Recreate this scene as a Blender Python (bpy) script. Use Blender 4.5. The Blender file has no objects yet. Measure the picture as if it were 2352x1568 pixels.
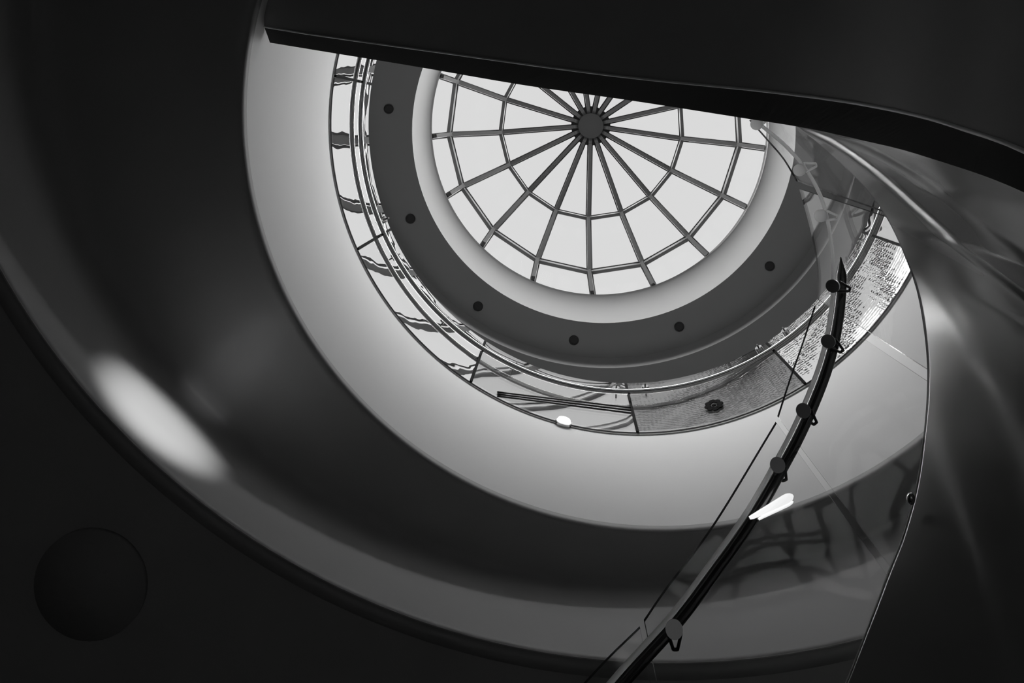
import bpy, bmesh, math
from mathutils import Vector, Matrix
C = bpy.context.scene.collection
sc = bpy.context.scene
PI = math.pi

# ------------------------------------------------------------------ camera
F = 1600.0                      # focal length in pixels of the 2352 px wide frame
ZX, ZY = 1330.0, 315.0          # where the vertical through the camera meets the picture
EYE = 1.6
cd = bpy.data.cameras.new('camera'); cam = bpy.data.objects.new('camera', cd); C.objects.link(cam)
cd.sensor_fit = 'HORIZONTAL'; cd.sensor_width = 36.0; cd.lens = 36.0 * F / 2352.0
cd.shift_x = -(ZX - 1176) / 2352.0; cd.shift_y = -(784 - ZY) / 2352.0
cd.clip_start = 0.05; cd.clip_end = 400
cam.location = (0, 0, EYE); cam.rotation_euler = (PI, 0, 0)
sc.camera = cam

# ------------------------------------------------------------------ sky and light
w = bpy.data.worlds.new('overcast_sky'); sc.world = w; w.use_nodes = True
nt = w.node_tree; nt.nodes.clear()
out = nt.nodes.new('ShaderNodeOutputWorld'); bg = nt.nodes.new('ShaderNodeBackground')
geo = nt.nodes.new('ShaderNodeTexCoord'); sep = nt.nodes.new('ShaderNodeSeparateXYZ'); ramp = nt.nodes.new('ShaderNodeValToRGB')
nt.links.new(geo.outputs['Generated'], sep.inputs[0]); nt.links.new(sep.outputs['Z'], ramp.inputs[0])
SKY = ((0.2, .5), (0.66, .5), (0.72, 1.2), (0.845, 1.28), (0.876, 0.0515), (1.0, 0.0495))   # sine of elevation, brightness
ramp.color_ramp.elements[0].position = SKY[0][0]; ramp.color_ramp.elements[1].position = SKY[-1][0]
for p, v in SKY[1:-1]: ramp.color_ramp.elements.new(p)
for el, (p, v) in zip(ramp.color_ramp.elements, SKY): el.position = p; el.color = (v, v, v, 1)
nt.links.new(ramp.outputs[0], bg.inputs[0]); bg.inputs[1].default_value = 14.8
nt.links.new(bg.outputs[0], out.inputs[0])

def light(name, kind, loc, aim=None, **kw):
    d = bpy.data.lights.new(name, kind); o = bpy.data.objects.new(name, d); C.objects.link(o)
    for k, v in kw.items(): setattr(d, k, v)
    o.location = loc
    if aim is not None:
        o.rotation_euler = (Vector(aim) - Vector(loc)).to_track_quat('-Z', 'Y').to_euler()
    return o

def P(x, y, h):
    """the point h metres above the eye that is seen in direction (x, y)"""
    return Vector(((x - ZX) * h / F, (y - ZY) * h / F, EYE + h))

light('floodlight_beam', 'SPOT', (-0.2, -0.75, EYE + 2.95), P(412, 905, 3.2), energy=560, spot_size=math.radians(18), spot_blend=1.0, shadow_soft_size=0.05)
light('soffit_beam', 'SPOT', (-0.2, -0.75, EYE + 2.95), P(530, 850, 3.88), energy=34, spot_size=math.radians(8.5), spot_blend=1.0, shadow_soft_size=0.05)
light('fill_below', 'POINT', (0.2, -0.3, 0.4), energy=5.5, shadow_soft_size=0.8)  # unseen fill lamp added under the eye to lift the dark undersides
po = light('skylight_portal', 'AREA', P(1376, 292, 11.33), (P(1376, 292, 5)), shape='DISK', size=5.6); po.data.cycles.is_portal = True

vs = sc.view_settings
sc.display_settings.display_device = 'sRGB'
vs.view_transform = 'Standard'; vs.look = 'None'; vs.gamma = 1.0; vs.use_curve_mapping = False
vs.exposure = 0.0
sc.cycles.max_bounces = 12; sc.cycles.transparent_max_bounces = 24; sc.cycles.diffuse_bounces = 6; sc.cycles.glossy_bounces = 6

# ------------------------------------------------------------------ materials
def mat(name, col, rough=0.5, metal=0.0, spec=0.5, noise=0.0, nscale=4.0, bump=0.0, bscale=30.0, emit=0.0, stretch=None):
    m = bpy.data.materials.new(name); m.use_nodes = True
    n = m.node_tree.nodes; l = m.node_tree.links; b = n['Principled BSDF']
    b.inputs['Base Color'].default_value = (col, col, col, 1)
    b.inputs['Roughness'].default_value = rough; b.inputs['Metallic'].default_value = metal
    b.inputs['Specular IOR Level'].default_value = spec
    tc = n.new('ShaderNodeTexCoord'); mp = n.new('ShaderNodeMapping'); l.new(tc.outputs['Object'], mp.inputs[0])
    if stretch: mp.inputs['Scale'].default_value = stretch
    if noise:
        t = n.new('ShaderNodeTexNoise'); t.inputs['Scale'].default_value = nscale; t.inputs['Detail'].default_value = 5
        r = n.new('ShaderNodeMapRange'); r.inputs[3].default_value = col * (1 - noise); r.inputs[4].default_value = col * (1 + noise)
        l.new(mp.outputs[0], t.inputs[0]); l.new(t.outputs[0], r.inputs[0]); l.new(r.outputs[0], b.inputs['Base Color'])
    if bump:
        t = n.new('ShaderNodeTexNoise'); t.inputs['Scale'].default_value = bscale; t.inputs['Detail'].default_value = 4
        k = n.new('ShaderNodeBump'); k.inputs['Strength'].default_value = bump; k.inputs['Distance'].default_value = 0.01
        l.new(mp.outputs[0], t.inputs[0]); l.new(t.outputs[0], k.inputs['Height']); l.new(k.outputs[0], b.inputs['Normal'])
    if emit:
        b.inputs['Emission Color'].default_value = (1, 1, 1, 1); b.inputs['Emission Strength'].default_value = emit
    return m

def glass_mat(name, refl_min, refl_max, wave=0.0, wscale=3.0, stretch=(1, 1, 1), rough=0.0, dots=0.0, tint=0.95):
    """thin clear glass: what is behind shows through, the sheen grows towards grazing view"""
    m = bpy.data.materials.new(name); m.use_nodes = True
    n = m.node_tree.nodes; l = m.node_tree.links; n.clear()
    o = n.new('ShaderNodeOutputMaterial'); mix = n.new('ShaderNodeMixShader')
    tr = n.new('ShaderNodeBsdfTransparent'); tr.inputs[0].default_value = (tint, tint, tint, 1)
    gl = n.new('ShaderNodeBsdfGlossy'); gl.inputs['Roughness'].default_value = rough; gl.inputs[0].default_value = (1, 1, 1, 1)
    lw = n.new('ShaderNodeLayerWeight'); lw.inputs[0].default_value = 0.5
    mr = n.new('ShaderNodeMapRange'); mr.inputs[3].default_value = refl_min; mr.inputs[4].default_value = refl_max
    l.new(lw.outputs['Facing'], mr.inputs[0]); l.new(mr.outputs[0], mix.inputs[0])
    l.new(tr.outputs[0], mix.inputs[1]); l.new(gl.outputs[0], mix.inputs[2]); l.new(mix.outputs[0], o.inputs[0])
    if wave:
        tc = n.new('ShaderNodeTexCoord'); mp = n.new('ShaderNodeMapping'); mp.inputs['Scale'].default_value = stretch
        t = n.new('ShaderNodeTexNoise'); t.inputs['Scale'].default_value = wscale; t.inputs['Detail'].default_value = 1.5
        k = n.new('ShaderNodeBump'); k.inputs['Strength'].default_value = 1.0; k.inputs['Distance'].default_value = wave
        l.new(tc.outputs['Object'], mp.inputs[0]); l.new(mp.outputs[0], t.inputs[0]); l.new(t.outputs[0], k.inputs['Height'])
        l.new(k.outputs[0], gl.inputs['Normal'])
        if dots:
            v = n.new('ShaderNodeTexVoronoi'); v.inputs['Scale'].default_value = 26; v.inputs['Randomness'].default_value = 0.25
            k2 = n.new('ShaderNodeBump'); k2.inputs['Strength'].default_value = 1.0; k2.inputs['Distance'].default_value = dots
            l.new(tc.outputs['Object'], v.inputs[0]); l.new(v.outputs[0], k2.inputs['Height']); l.new(k.outputs[0], k2.inputs['Normal'])
            l.new(k2.outputs[0], gl.inputs['Normal'])
    return m

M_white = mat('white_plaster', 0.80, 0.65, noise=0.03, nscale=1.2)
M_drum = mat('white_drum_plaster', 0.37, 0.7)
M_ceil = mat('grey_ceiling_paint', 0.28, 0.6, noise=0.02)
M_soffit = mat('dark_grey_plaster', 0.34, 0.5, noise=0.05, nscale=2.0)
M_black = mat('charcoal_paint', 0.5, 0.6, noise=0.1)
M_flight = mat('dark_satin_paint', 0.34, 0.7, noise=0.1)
M_edge = mat('dull_steel_edge', 0.6, 0.5)
M_string = mat('brushed_dark_steel', 0.15, 0.22, spec=0.75, metal=0.15, noise=0.10, nscale=5)
M_frost = bpy.data.materials.new('frosted_glass_edge'); M_frost.use_nodes = True
_n = M_frost.node_tree.nodes; _t = _n.new('ShaderNodeBsdfTranslucent'); _t.inputs[0].default_value = (.9, .9, .9, 1)
M_frost.node_tree.links.new(_t.outputs[0], _n['Material Output'].inputs[0])
M_steel = mat('polished_steel', 0.55, 0.16, metal=1.0)
M_dark = mat('dark_metal', 0.035, 0.35, metal=0.3)
M_matt = mat('matt_black_seal', 0.02, 0.9, spec=0.05)
M_rib = mat('grey_painted_metal', 0.055, 0.5)
M_hub = mat('dark_grey_painted_metal', 0.03, 0.5)
M_lamp = mat('lit_lamp_and_reflection', 0.9, 0.3, emit=0.9)
M_floor = mat('pale_stone_floor_below', 0.35, 0.4, noise=0.2)
M_upfloor = mat('pale_stone_floor', 0.5, 0.5, noise=0.1)
M_rim = mat('glass_edge', 0.10, 0.2)
M_pane = glass_mat('skylight_glass', 0.0, 0.006)
M_gup = glass_mat('reflective_wavy_glass', 0.9, 0.99, wave=0.0022, wscale=2.6, stretch=(1, 1, 0.8))
M_gup1 = glass_mat('reflective_wavy_glass_paler', 0.75, 0.94, wave=0.0022, wscale=2.6, stretch=(1, 1, 0.8))
M_gup0 = glass_mat('reflective_wavy_glass_greyer', 0.32, 0.55, wave=0.0012, wscale=1.4, stretch=(1, 1, 0.7))
M_gdot = glass_mat('patterned_glass', 0.10, 0.32, wave=0.003, wscale=3.0, dots=0.0006, rough=0.03, tint=0.8)
M_gdot2 = glass_mat('patterned_glass_paler', 0.85, 0.97, wave=0.0012, wscale=5.0, dots=0.00025, rough=0.02, tint=0.9)
M_gclear = glass_mat('clear_glass_without_sheen', 0.0, 0.003)
M_gnear = glass_mat('clear_stair_glass', 0.005, 0.05, wave=0.002, wscale=4.0, rough=0.01, tint=0.98)
M_gnear2 = glass_mat('sheeny_stair_glass', 0.01, 0.22, wave=0.002, wscale=5.0, stretch=(1, 1, 0.4), rough=0.01, tint=0.98)

# ------------------------------------------------------------------ helpers
def link(name, bm, m, parent=None, smooth=True):
    me = bpy.data.meshes.new(name)
    bmesh.ops.recalc_face_normals(bm, faces=bm.faces)
    bm.to_mesh(me); bm.free()
    o = bpy.data.objects.new(name, me); C.objects.link(o)
    for mm in (m if isinstance(m, (list, tuple)) else [m]): me.materials.append(mm)
    if smooth:
        for p in me.polygons: p.use_smooth = True
    if parent is not None: o.parent = parent
    return o

def tag(o, label, cat, group=None):
    o['label'] = label; o['category'] = cat
    if group: o['group'] = group
    return o

def struct(o, label=None):
    o['kind'] = 'structure'
    if label: o['label'] = label
    return o

def empty(name, loc=(0, 0, 0)):
    o = bpy.data.objects.new(name, None); C.objects.link(o); o.location = loc; o.empty_display_size = 0.1
    return o

def keep(o, root):
    """parent o to root leaving it where it is"""
    o.parent = root; o.matrix_parent_inverse = Matrix.Translation(-Vector(root.location))
    return o

def grid(rows, closed_u=False, closed_v=False):
    bm = bmesh.new()
    V = [[bm.verts.new(p) for p in r] for r in rows]
    R, N = len(V), len(V[0])
    for i in range(R if closed_v else R - 1):
        for j in range(N if closed_u else N - 1):
            a, b = V[i], V[(i + 1) % R]
            try: bm.faces.new((a[j], a[(j + 1) % N], b[(j + 1) % N], b[j]))
            except ValueError: pass
    return bm

def ring(cx, cy, r, h, n=240, a0=0.0, a1=360.0):
    full = abs(a1 - a0) >= 360
    m = n if full else n + 1
    return [P(cx + r * math.cos(math.radians(a0 + (a1 - a0) * k / n)), cy + r * math.sin(math.radians(a0 + (a1 - a0) * k / n)), h) for k in range(m)]

def wring(cx, cy, R, z, n=240):
    return [Vector((cx + R * math.cos(2 * PI * k / n), cy + R * math.sin(2 * PI * k / n), z)) for k in range(n)]

def cr(pts, n):
    """smooth curve through pts, n + 1 samples"""
    pts = [Vector(p) for p in pts]
    q = [pts[0] * 2 - pts[1]] + pts + [pts[-1] * 2 - pts[-2]]
    L = len(pts) - 1; res = []
    for k in range(n + 1):
        t = k / n * L; i = min(int(t), L - 1); t -= i
        a, b, c, d = q[i], q[i + 1], q[i + 2], q[i + 3]
        res.append(0.5 * ((2 * b) + (c - a) * t + (2 * a - 5 * b + 4 * c - d) * t * t + (3 * b - a - 3 * c + d) * t ** 3))
    return res

def pc(pts, n):
    """smooth curve given as (x, y, h), returned as places"""
    return [P(*p) for p in cr(pts, n)]

def tube(path, r, seg=12, closed=False, taper=None):
    rows = []; N = len(path)
    for i, p in enumerate(path):
        a = path[(i - 1) % N] if closed or i > 0 else path[i]
        b = path[(i + 1) % N] if closed or i < N - 1 else path[i]
        t = (b - a).normalized()
        u = t.cross(Vector((0, 0, 1)))
        if u.length < 1e-3: u = t.cross(Vector((1, 0, 0)))
        u.normalize(); v = t.cross(u)
        rr = r * (taper(i / (N - 1)) if taper else 1)
        rows.append([p + rr * (math.cos(2 * PI * k / seg) * u + math.sin(2 * PI * k / seg) * v) for k in range(seg)])
    bm = grid(rows, closed_u=True, closed_v=closed)
    if not closed:
        bm.verts.ensure_lookup_table()
        bm.faces.new([bm.verts[k] for k in range(seg)]); bm.faces.new([bm.verts[(N - 1) * seg + k] for k in range(seg)])
    return bm

def bar(a, b, wdt, dep, bm=None, up=Vector((0, 0, 1))):
    """rectangular bar a-b, wdt across, dep along up"""
    bm = bm or bmesh.new()
    t = (b - a).normalized(); s = t.cross(up).normalized() * wdt / 2; u = s.cross(t).normalized() * dep / 2
    vs_ = [bm.verts.new(p + i * s + j * u) for p in (a, b) for i, j in ((-1, -1), (1, -1), (1, 1), (-1, 1))]
    for f in ((0, 1, 2, 3), (7, 6, 5, 4), (0, 4, 5, 1), (1, 5, 6, 2), (2, 6, 7, 3), (3, 7, 4, 0)):
        bm.faces.new([vs_[k] for k in f])
    return bm

def disc(c, nrm, r, t, bm=None, seg=28, r2=None):
    bm = bm or bmesh.new(); nrm = Vector(nrm).normalized()
    u = nrm.orthogonal().normalized(); v = nrm.cross(u)
    A = [bm.verts.new(c + r * (math.cos(2 * PI * k / seg) * u + math.sin(2 * PI * k / seg) * v)) for k in range(seg)]
    rr = r if r2 is None else r2
    B = [bm.verts.new(c + nrm * t + rr * (math.cos(2 * PI * k / seg) * u + math.sin(2 * PI * k / seg) * v)) for k in range(seg)]
    for k in range(seg): bm.faces.new((A[k], A[(k + 1) % seg], B[(k + 1) % seg], B[k]))
    bm.faces.new(A[::-1]); bm.faces.new(B)
    return bm

def thick(o, t, offset=-1, rim=None):
    s = o.modifiers.new('thickness', 'SOLIDIFY'); s.thickness = t; s.offset = offset; s.use_even_offset = False
    if rim is not None: s.material_offset_rim = rim
    return o

# ------------------------------------------------------------------ the shell of the stairwell
# ground floor and its round wall (below and around the eye)
bm = bmesh.new(); vsx = [bm.verts.new(p) for p in wring(0.4, -0.6, 6.6, 0.0, 120)]; bm.faces.new(vsx)
ext = bmesh.ops.extrude_face_region(bm, geom=bm.faces[:]); bmesh.ops.translate(bm, vec=(0, 0, -0.2), verts=[v for v in ext['geom'] if isinstance(v, bmesh.types.BMVert)])
struct(link('floor', bm, M_floor, smooth=False))
struct(link('wall_outer', grid([wring(0.4, -0.6, 6.5, 0.0, 120), wring(0.4, -0.6, 6.5, 4.7, 120), wring(0.4, -0.6, 6.6, 4.7, 120), wring(0.4, -0.6, 6.6, 0.0, 120)], True, True), M_black))

# white band of the upper storey's floor edge
H1, H2 = 3.9, 5.67
def HG(a):
    """height of the upper glass at azimuth a in degrees: it climbs gently round the left side"""
    u = min(1, max(0, (a - 55) / 35)); return 6.81 + .31 * u * u * (3 - 2 * u)
fas = [ring(1520, 256, 965, H1), ring(1470, 285, 716, H2),
       ring(1470, 285, 722, H2 + .005), ring(1470, 285, 722, H2 + .02), ring(1469.5, 285, 712.5, H2 + .022), ring(1468.5, 285, 704, H2 + .09),
       ring(1468.5, 285, 730, H2 + .09), ring(1468.5, 285, 735, H2 - 0.1), ring(1520, 256, 985, H1 + .06)]
o = struct(link('wall_upper', grid(fas, True, True), M_white, smooth=True), 'broad white curved band around the well below the upper balustrade')
em = o.modifiers.new('edges', 'EDGE_SPLIT'); em.split_angle = math.radians(35)
# the shadow gap line under the glass
struct(link('trim_1', grid([ring(1470, 285, 715, H2 + .004), ring(1470, 285, 717.5, H2 - .012), ring(1470, 285, 724, H2 + .0), ring(1470, 285, 722, H2 + .02)], True, True), M_dark))

# dark soffit that rolls over into the grey curved wall
sof = [(1520, 256, 965, 3.9), (1500, 190, 1070, 3.9), (1472, 90, 1225, 3.9), (1458, 20, 1320, 3.89), (1452, -14, 1373, 3.83), (1452, -32, 1412, 3.71),
       (1460, -52, 1450, 3.55), (1480, -95, 1515, 3.36), (1512, -165, 1640, 3.06), (1540, -240, 1760, 2.78)]
rows = [ring(a, b, r, h) for a, b, r, h in cr([Vector(s) for s in sof], 45)]
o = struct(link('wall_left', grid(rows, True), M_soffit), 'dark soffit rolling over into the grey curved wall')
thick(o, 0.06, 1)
# underside of the lower gallery, nearest the eye
rows = [ring(1540, -240, 1760, 2.78), ring(1540, -240, 1762, 2.777), ring(1540, -240, 2400, 2.776), ring(1540, -240, 3900, 2.776), ring(1540, -240, 3900, 2.9), ring(1540, -240, 1850, 2.9)]
struct(link('ceiling_lower', grid(rows, True, True), M_black, smooth=False), 'black underside of the lower gallery')
o = tag(link('recessed_speaker', disc(P(205, 1345, 2.757), (0, 0, 1), 0.22, 0.02, seg=48), mat('matt_black_grille', 0.4, 0.9)), 'large faint round black disc flush in the black underside', 'speaker')

# upper storey: floor, round wall, ceiling with a rolled step, drum
UC = (0.47, -0.12)
struct(link('floor_upper', grid([ring(1468.5, 285, 730, H2 + .06), wring(*UC, 6.0, EYE + H2 + .06), wring(*UC, 6.0, EYE + H2 - .06), ring(1468.5, 285, 735, H2 - .06)], True, True), M_upfloor, smooth=False))
struct(link('wall_gallery', grid([wring(*UC, 5.9, EYE + H2), wring(*UC, 5.9, EYE + 10.3), wring(*UC, 6.0, EYE + 10.3), wring(*UC, 6.0, EYE + H2)], True, True), mat('gallery_wall_paint', 0.35, 0.6)))
cl = [(1387, 301, 441, 10.0), (1390, 285, 490, 10.0), (1392, 268, 540, 10.0), (1394, 262, 560, 10.0), (1395, 259, 572, 9.93), (1395, 257.5, 580, 9.82), (1395, 257, 585, 9.66), (1395, 257, 586.5, 9.58), (1395, 257, 588, 9.56), (1395, 257, 600, 9.56)]
rows = [ring(*c) for c in cl] + [wring(*UC, 6.0, EYE + 9.56), wring(*UC, 6.0, EYE + 10.4), ring(1387, 301, 441, 10.0 + .06)]
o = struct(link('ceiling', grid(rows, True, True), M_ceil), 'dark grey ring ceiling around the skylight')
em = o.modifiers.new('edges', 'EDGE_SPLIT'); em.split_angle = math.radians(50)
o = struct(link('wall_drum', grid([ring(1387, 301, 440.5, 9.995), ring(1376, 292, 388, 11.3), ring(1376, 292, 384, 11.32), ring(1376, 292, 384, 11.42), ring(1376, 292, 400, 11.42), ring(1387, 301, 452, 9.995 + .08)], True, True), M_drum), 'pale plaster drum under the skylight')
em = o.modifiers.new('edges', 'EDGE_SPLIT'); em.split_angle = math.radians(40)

# ------------------------------------------------------------------ skylight
sky = empty('skylight', P(1376, 292, 11.3))
tag(sky, 'round domed glass skylight with dark ribs meeting at a central disc', 'skylight')
NR = 17
RG = [(1357, 289, 44, 13.10), (1359, 292, 210, 12.62), (1366, 290, 336, 11.85), (1376, 292, 391, 11.36)]
def dome(i, ang):
    a, b, r, h = RG[i]; return P(a + r * math.cos(ang), b + r * math.sin(ang), h)
angs = [math.radians(92.0 + 21.1765 * k) for k in range(NR)]
for k, a in enumerate(angs):
    bm = bmesh.new()
    pts = [P(1357 + 32 * math.cos(a), 289 + 32 * math.sin(a), 13.14)] + [dome(i, a) for i in range(4)]
    for i in range(4):
        bar(pts[i], pts[i + 1], 0.062, 0.17, bm)
        d = (pts[i + 1] - pts[i]); nn = Vector((0, 0, 1))
        bar(pts[i] + nn * .115, pts[i + 1] + nn * .115, 0.105, 0.03, bm)
    keep(link('rib', bm, M_rib, smooth=False), sky)
for i, nm in ((1, 'purlin'), (2, 'purlin')):
    for k in range(NR):
        a, b = dome(i, angs[k]), dome(i, angs[(k + 1) % NR])
        bm = bar(a, b, 0.055, 0.13); bar(a + Vector((0, 0, .10)), b + Vector((0, 0, .10)), 0.085, 0.03, bm)
        keep(link(nm, bm, M_rib, smooth=False), sky)
bm = disc(P(1357, 289, 13.02), (0, 0, 1), 0.235, 0.25, seg=48)
keep(link('hub', bm, M_hub, smooth=False), sky)
bm = disc(P(1357, 289, 13.10), (0, 0, 1), 0.37, 0.12, seg=48)
keep(link('hub_collar', bm, M_dark, smooth=False), sky)
rows = []
for i in range(4):
    rows.append([dome(i, a) + Vector((0, 0, .09)) for a in angs])
bm = grid(rows, True)
keep(link('glazing', bm, M_pane, smooth=False), sky)

# round downlights, unlit, in the ceiling ring
DL = [(893, 250, 'beside the glass band at far left'), (943, 502, 'second from the left end'), (1098, 703, 'lower left of the skylight'),
      (1318, 781, 'left of the two below the skylight'), (1560, 750, 'right of the two below the skylight'), (1768, 611, 'rightmost, near the handrail')]
for x, y, where in DL:
    c = P(x, y, 10.0)
    t = empty('downlight', c); tag(t, 'small black unlit ceiling downlight, ' + where, 'downlight', 'round downlights in the ceiling ring')
    path = [c + Vector((.062 * math.cos(q * PI / 12), .062 * math.sin(q * PI / 12), -.008)) for q in range(24)]
    keep(link('rim', tube(path, .010, 8, True), M_dark), t)
    keep(link('reflector', disc(c + Vector((0, 0, -.006)), (0, 0, 1), .055, .004), mat('black_reflector', 0.01, 0.4), smooth=False), t)

# ------------------------------------------------------------------ upper balustrade
def panel(name, bot, top, m, t=0.012):
    n = 10
    rows = [[b.lerp(tp, v / n) for b, tp in zip(bot, top)] for v in range(n + 1)]
    o = link(name, grid(rows), [m, M_rim]); thick(o, t, 0, 1); e = o.modifiers.new('edges', 'EDGE_SPLIT'); e.split_angle = math.radians(40)
    return o
J0, DJ = 90.3, 32.9
wh = {-3: 'behind the stair glass at right', -2: 'right of the discs modelled as a hub reflection', -1: 'patterned, holding the dark discs modelled as a hub reflection', 0: 'holding three dark lines modelled as a reflection',
      1: 'left of the panel with the three modelled reflection lines', 2: 'wavy one beside the two leftmost ceiling downlights', 3: 'short end at far left just under the dark flight'}
ups = {}
for k in range(-3, 4):
    a0, a1 = J0 + DJ * k + .3, J0 + DJ * (k + 1) - .3
    bot = ring(1468.5, 285, 709, H2 + .03, 24, a0, a1); top = [P(1440 + 595 * math.cos(math.radians(q)), 286 + 595 * math.sin(math.radians(q)), HG(q)) for q in [a0 + (a1 - a0) * j / 24 for j in range(25)]]
    o = panel('balustrade_panel', bot, top, {-1: M_gdot, -2: M_gdot2, 0: M_gup0, 1: M_gup1}.get(k, M_gup))
    aa = math.radians(J0 + DJ * k)
    link('joint_seal', bar(P(1468.5 + 707 * math.cos(aa), 285 + 707 * math.sin(aa), H2 + .035), P(1440 + 596 * math.cos(aa), 286 + 596 * math.sin(aa), HG(J0 + DJ * k) - .01), .022, .018, up=Vector((math.cos(aa), math.sin(aa), 0))), M_matt, o, smooth=False)
    tag(o, 'curved upper balustrade glass panel, ' + wh[k], 'glass panel', 'glass panels of the upper balustrade'); ups[k] = o
def upp(x, y, lift=0.012):
    """the place on the upper glass seen at (x, y), lifted towards the well"""
    hg = HG(math.degrees(math.atan2(y - 286, x - 1455)) % 360 if y > 286 else (0 if x > 1455 else 180))
    for s in range(400):
        v = s / 399; cx = 1468.5 - 28.5 * v; cy = 285 + v; h = (H2 + .03) + (hg - H2 - .03) * v
        R0 = (709 * (H2 + .03) * (1 - v) + 595 * hg * v) / h
        cxx = (((1468.5 - ZX) * (H2 + .03)) * (1 - v) + ((1440 - ZX) * hg) * v) / h + ZX; cyy = (((285 - ZY) * (H2 + .03)) * (1 - v) + ((286 - ZY) * hg) * v) / h + ZY
        if math.hypot(x - cxx, y - cyy) >= R0:
            hh = h * (1 - lift / 3); return P(x, y, hh)
    return P(x, y, 6.7)
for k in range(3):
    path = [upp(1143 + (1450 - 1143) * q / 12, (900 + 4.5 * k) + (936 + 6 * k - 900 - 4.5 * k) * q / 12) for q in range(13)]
    o = link('reflection_line', tube(path, .0075, 8), M_dark); o.parent = ups[0]  # dark tubes laid on the glass in place of reflected lines
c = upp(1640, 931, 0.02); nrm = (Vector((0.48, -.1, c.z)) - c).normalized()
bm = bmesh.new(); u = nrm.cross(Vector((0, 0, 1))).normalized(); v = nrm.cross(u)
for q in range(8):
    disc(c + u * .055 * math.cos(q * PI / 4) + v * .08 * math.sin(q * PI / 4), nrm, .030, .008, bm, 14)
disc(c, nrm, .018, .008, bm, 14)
o = link('hub_reflection', bm, mat('matt_black', 0.01, 0.9, spec=0.05), smooth=False); o.parent = ups[-1]  # black discs put on the glass as the reflection of the skylight hub

hr = empty('handrail', P(1440, 900, 6.6)); tag(hr, 'thin curved steel handrail following the upper glass balustrade', 'handrail')
path = ring(1442, 285, 614, 6.58, 200, -8, 205)
keep(link('rail', tube(path, .024, 12), M_steel), hr)
for x, y in ((1415, 896), (1482, 893), (1745, 803), (1805, 763), (1020, 738), (1180, 845), (905, 590), (880, 505)):
    g = upp(x, y, 0); nrm = (Vector((0.48, -.1, g.z)) - g).normalized()
    q = g + nrm * .0
    bm = disc(q, nrm, .035, .03); bar(q + nrm * .03, q + nrm * .075 + Vector((0, 0, -.05)), .014, .014, bm)
    keep(link('bracket', bm, M_steel, smooth=False), hr)

# round lamp seen low in the glass band
c = upp(1295, 967, .03); nrm = (Vector((0.48, -.1, c.z)) - c).normalized()
t = empty('round_lamp', c); tag(t, 'small round glowing white lamp low in the upper glass band', 'lamp')
keep(link('lens', disc(c, nrm, .062, .02, seg=32, r2=.05), M_lamp, smooth=False), t)
keep(link('housing', disc(c - nrm * .02, nrm, .07, .022, seg=32), M_steel, smooth=False), t)

# ------------------------------------------------------------------ flight crossing overhead (top of the picture)
T1 = [(560, 54, 4.16), (607, 62, 4.06), (740, 83, 3.9), (1000, 119, 3.55), (1300, 160, 3.12), (1500, 184, 2.82), (1750, 209, 2.46), (1950, 235, 2.08), (2100, 264, 1.74), (2200, 293, 1.54), (2352, 348, 1.3), (2600, 480, 1.15), (2900, 700, 1.05)]
T2 = [(575, 90, 4.2), (620, 98, 4.14), (760, 121, 4.0), (950, 152, 3.76), (1200, 195, 3.42), (1450, 231, 3.06), (1700, 270, 2.68), (1850, 294, 2.44), (1980, 322, 2.18), (2120, 358, 1.8), (2352, 442, 1.38), (2600, 590, 1.24), (2900, 860, 1.13)]
NF = 120
c1 = pc(T1, NF); c2 = pc(T2, NF)
T0 = [(595, -900, 4.06), (800, -900, 3.9), (1000, -900, 3.55), (1300, -900, 3.12), (1500, -900, 2.82), (1750, -900, 2.46), (1950, -900, 2.08), (2150, -900, 1.74), (2350, -850, 1.54), (2600, -800, 1.3), (2900, -700, 1.15), (3400, -500, 1.05)]
c0 = pc(T0, NF)
flight = empty('stair_flight', c1[60]); tag(flight, 'black underside of the stair flight crossing overhead at the top', 'stair flight')
s1 = [i for i in range(NF + 1)]
cut = 9   # the flight starts at the corner by the white band
i0 = min(range(NF + 1), key=lambda i: (c1[i] - P(607, 62, 4.06)).length)
i2 = min(range(NF + 1), key=lambda i: (c2[i] - P(620, 98, 4.14)).length)
n2 = NF
c1 = pc(T1[1:], NF); c2 = pc(T2[1:], NF)
mid = [a.lerp(b, .5) for a, b in zip(c0, c1)]
rows = [c0, mid, c1]
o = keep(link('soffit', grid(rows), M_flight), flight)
bm = grid([c1, c2, [p + Vector((0, -.05, .004)) for p in c2], [p + Vector((0, -.9, .0)) for p in c2]])
keep(link('edge_face', bm, mat('black_edge_paint', 0.05, 0.95, spec=0.05), smooth=False), flight)
# end of the flight against the white band
bm = bmesh.new()
q = [c1[0], c2[0], c2[0] + Vector((-.02, -.9, 0)), c0[0]]
bm.faces.new([bm.verts.new(p) for p in q])
keep(link('end_face', bm, M_flight, smooth=False), flight)
keep(link('pale_edge_line', tube([p + Vector((0, .0, -.004)) for p in c1], .005, 8), mat('edge_highlight', 0.8, 0.5)), flight)  # pale colour draws the highlight along the lower arris

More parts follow.
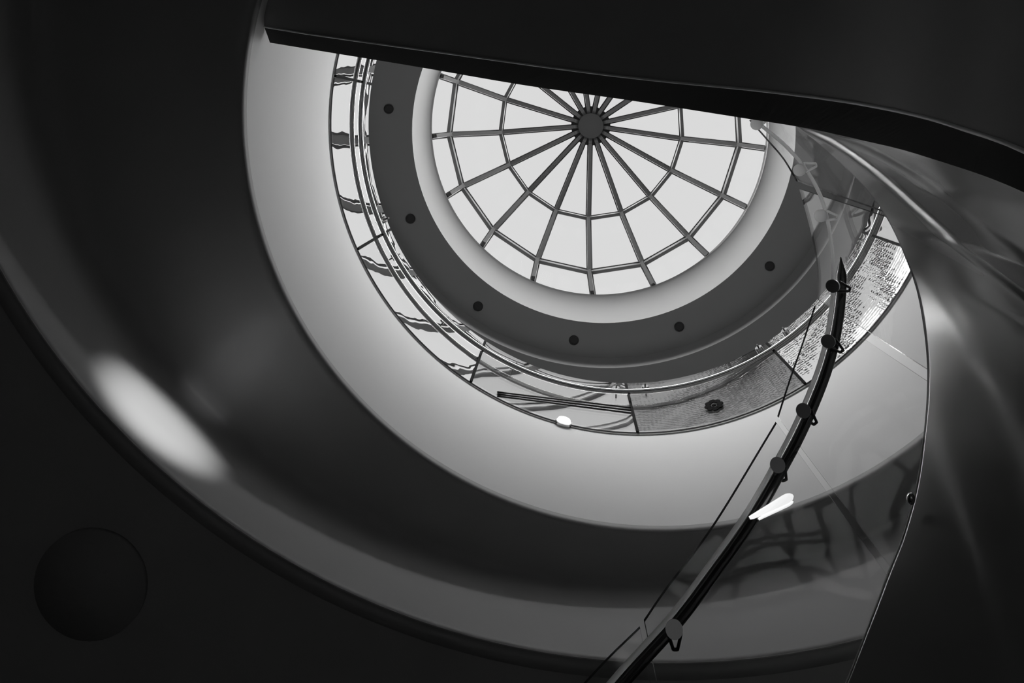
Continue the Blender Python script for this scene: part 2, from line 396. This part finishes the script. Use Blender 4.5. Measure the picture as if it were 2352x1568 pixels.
# ------------------------------------------------------------------ inner stair flight at right: steel stringer
B = [(1800, 272, 3.30), (1840, 293, 3.22), (1900, 338, 3.12), (1985, 420, 2.98), (2042, 497, 2.90), (2085, 588, 2.80), (2115, 680, 2.72), (2133, 800, 2.64), (2135, 900, 2.57),
     (2126, 1010, 2.48), (2110, 1120, 2.38), (2080, 1230, 2.28), (2045, 1320, 2.2), (2000, 1440, 2.1), (1950, 1568, 2.02), (1890, 1700, 1.95), (1800, 1850, 1.88)]
NB = 150
cb = cr(B, NB)
def wallpt(p, s, dr=0.0):
    """a place under p on the well's inner face: s times further out in view, pushed dr metres outwards"""
    dx, dy = p[0] - ZX, p[1] - ZY; L = math.hypot(dx, dy); R = L * p[2] / F
    a = math.atan2(dy, dx)
    h = R / (L * s / F)
    return Vector(((R + dr) * math.cos(a), (R + dr) * math.sin(a), EYE + h))
RIDGES = [([(0, .98), (.0625, 1.0), (.125, 1.08), (.17, 1.15), (.24, 1.216), (.29, 1.37), (.4, 1.6), (1, 2.8)], -.032, .021, .0),
          ([(0, 1.0), (.0625, 1.02), (.125, 1.15), (.155, 1.33), (.21, 1.49), (.3, 1.75), (1, 3)], -.02, .03, .0),
          ([(.25, 1.0), (.35, 1.06), (.42, 1.127), (.475, 1.2), (.54, 1.24), (.65, 1.3), (1, 1.5)], .012, .03, .3),
          ([(.45, 1.0), (.55, 1.03), (.575, 1.046), (.67, 1.2), (.7, 1.27), (.8, 1.3), (1, 1.42)], .010, .03, .5)]
def pw(tab, x):
    if x <= tab[0][0]: return tab[0][1]
    for (a, b), (c, d) in zip(tab, tab[1:]):
        if x <= c: return b + (d - b) * (x - a) / (c - a)
    return tab[-1][1]
rows = []
NV = 160
for v in range(NV + 1):
    q = v / NV
    row = []
    for i, p in enumerate(cb):
        t = i / NB
        s = 1 + q * pw([(0, .2), (.0625, .34), (.125, .8), (.16, 1.25), (.2, 1.35), (.4, 1.3), (.6, .8), (1, .8)], t)
        lean = pw([(0, -.05), (.1, -.2), (.18, -.36), (.26, -.38), (.34, .1), (.42, .42), (.52, .5), (.75, .52), (1, .55)], t)
        x_ = s - 1 if lean > 0 else (s - 1 if s < 1.4 else .4 + .12 * math.tanh((s - 1.4) / .12))
        dr = lean * x_ 
        for tab, amp, wd, t0 in RIDGES:
            if t >= t0:
                sr = sum(pw(tab, t + dt) for dt in (-.03, -.015, 0, .015, .03)) / 5
                k = min(1, (t - t0) / .12) if t0 else min(1, t / .10)
                dr -= k * amp * .5 * (1 + math.tanh((s - sr) / wd))
        s1 = pw(RIDGES[0][0], t)
        if s > s1: dr -= (s - s1) * pw([(0, .0), (1, 0)], t)
        row.append(wallpt(p, s, dr))
    rows.append(row)
inner = empty('stair_flight', P(*cb[75])); tag(inner, 'inner stair flight sweeping down at right with a brushed dark steel side', 'stair flight')
o = keep(link('stringer', grid(rows), M_string), inner); thick(o, .012, -1)
# top cap and thin pale edge line
cbp = [P(*p) for p in cb]
keep(link('pale_edge_line', tube([P(p[0] - 3, p[1] - 1, p[2] - .004) for p in cb[int(NB * .56):]], .0055, 8), M_frost), inner)
# the tread body behind the steel side
rows2 = [[wallpt(p, 1.0, .03) for p in cb], [wallpt(p, 1.0, 1.0) + Vector((0, 0, .0)) for p in cb]]
keep(link('treads', grid(rows2), M_black), inner)

# ------------------------------------------------------------------ glass panels on the inner flight
def sub(curve, a, b, n=24):
    """piece of curve between the samples nearest to pixels a and b"""
    d = cr(curve, 400)
    ia = min(range(401), key=lambda i: (d[i].x - a[0]) ** 2 + (d[i].y - a[1]) ** 2); ib = min(range(401), key=lambda i: (d[i].x - b[0]) ** 2 + (d[i].y - b[1]) ** 2)
    return [P(*d[round(ia + (ib - ia) * k / n)]) for k in range(n + 1)]
BX = B + [(1700, 1960, 1.84), (1560, 2060, 1.80), (1380, 2150, 1.78)]
near = [
    ([(1260, 1660, 2.45), (1330, 1583, 2.52), (1395, 1513, 2.6), (1470, 1440, 2.7)], (1380, 2150), (1585, 2045), M_gclear, 'lowest one, its rounded corner near the bottom of the handrail'),
    ([(1480, 1425, 2.72), (1530, 1352, 2.8), (1640, 1204, 2.98), (1783, 970, 3.25)], (1600, 2035), (2042, 1328), M_gclear, 'long one in front of the dark soffit'),
    ([(1787, 957, 3.27), (1815, 870, 3.4), (1845, 785, 3.54), (1872, 703, 3.7)], (2050, 1308), (2136, 880), M_gclear, 'in front of the white band, below the rippled one'),
    ([(1880, 688, 3.75), (1879, 620, 3.82), (1866, 540, 3.92), (1838, 434, 4.05)], (2135, 850), (2044, 500), M_gnear2, 'rippled one mirroring the bright skylight'),
    ([(1830, 415, 4.07), (1800, 365, 4.12), (1760, 318, 4.17), (1722, 275, 4.2)], (2036, 488), (1800, 272), M_gnear, 'topmost one below the dark flight'),
]
for top, ba, bb, m, where in near:
    tp = pc(top, 24); bt = sub(BX, ba, bb)
    bt = [Vector((0, 0, EYE)) + (p - Vector((0, 0, EYE))) * 1.0 + Vector((p.x, p.y, 0)).normalized() * .012 for p in bt]
    o = panel('stair_glass_panel', bt, tp, m, .010)
    tag(o, 'clear stair balustrade glass panel, ' + where, 'glass panel', 'glass panels of the stair balustrade')

# steel handrail with its clamps
RL = [(1330, 1685, 2.38), (1432, 1560, 2.48), (1550, 1430, 2.6), (1640, 1312, 2.72), (1728, 1188, 2.85), (1795, 1073, 2.96), (1842, 983, 3.05), (1886, 880, 3.15), (1911, 800, 3.23),
      (1926, 720, 3.32), (1932, 650, 3.41), (1931, 590, 3.48), (1922, 520, 3.55), (1904, 450, 3.6), (1870, 385, 3.65), (1820, 325, 3.7), (1755, 270, 3.75)]
hr2 = empty('handrail', P(1842, 983, 3.25)); tag(hr2, 'heavy dark steel handrail with glass clamps curving down at right', 'handrail')
keep(link('rail', tube(pc(RL[:12], 140), .027, 16, taper=lambda u: min(1, (1 - u) / .07 + .12)), mat('dark_polished_steel', 0.10, 0.22, metal=0.9)), hr2)
d = cr([Vector(p) for p in RL], 160); path = []
for i, p in enumerate(d):
    a, b = d[max(i - 1, 0)], d[min(i + 1, 160)]; t = Vector((b.x - a.x, b.y - a.y, 0)).normalized(); nn = Vector((t.y, -t.x, 0))
    if nn.x > 0: nn = -nn
    path.append(P(p.x + nn.x * 18, p.y + nn.y * 18, p.z - .04))
keep(link('glass_channel', tube(path, .010, 8), M_frost), hr2)
CL = [(1548, 1444, 2.54, 1553, 1482), (1786, 1068, 2.92, 1800, 1094), (1846, 943, 3.04, 1868, 965), (1903, 784, 3.18, 1928, 800), (1914, 656, 3.3, 1944, 662), (1887, 495, 3.4, 1915, 497), (1838, 389, 3.5, 1866, 380), (1739, 283, 3.6, 1760, 268)]
M_clamp = mat('satin_steel', 0.32, 0.3, metal=0.9)
for x, y, h, lx, ly in CL:
    a = P(x, y, h); dirv = (P(lx, ly, h) - a).normalized()
    nrm = (Vector((dirv.x * -.45, dirv.y * -.45, -.75))).normalized()
    bm = disc(a, nrm, .031, .022, seg=32)
    fit = keep(link('clamp', bm, M_clamp if y > 600 else M_frost, smooth=False), hr2)
    l0 = P(lx, ly, h + .02); side = Vector((-dirv.y, dirv.x, 0)); L = (l0 - a).length
    tri = [a + dirv * .028 + side * .022, a + dirv * .028 - side * .024, l0 + dirv * .022 - side * .004, l0 + dirv * .020 + side * .012]
    pth = []
    for q in range(4):
        for k in range(6): pth.append(tri[q].lerp(tri[(q + 1) % 4], k / 6) + Vector((0, 0, .01)))
    keep(link('bracket', tube(pth, .0065, 8, True), M_dark if y > 600 else M_frost), hr2)

# glowing tubes standing for a lamp reflection, small pale stud on the stringer edge
t = empty('lamp_reflection', P(1775, 1160, 3.05)); tag(t, 'elongated glowing white shape modelled as a lamp reflection beside the steel handrail', 'lamp')
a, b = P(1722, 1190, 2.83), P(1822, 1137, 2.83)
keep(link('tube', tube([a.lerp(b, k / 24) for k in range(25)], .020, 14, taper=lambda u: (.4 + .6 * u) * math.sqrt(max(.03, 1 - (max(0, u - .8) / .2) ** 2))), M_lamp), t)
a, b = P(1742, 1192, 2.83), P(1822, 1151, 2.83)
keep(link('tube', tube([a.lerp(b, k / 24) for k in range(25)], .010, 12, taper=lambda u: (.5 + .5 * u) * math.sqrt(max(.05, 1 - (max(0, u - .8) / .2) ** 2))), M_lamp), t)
c = P(2092, 1145, 2.3)
bm = bmesh.new(); bmesh.ops.create_uvsphere(bm, u_segments=20, v_segments=12, radius=.014); bmesh.ops.scale(bm, vec=(1, 1.4, 1), verts=bm.verts); bmesh.ops.translate(bm, vec=c, verts=bm.verts)
tag(link('glass_stud', bm, M_steel), 'small shiny pale stud on the edge line of the right flight', 'stud')
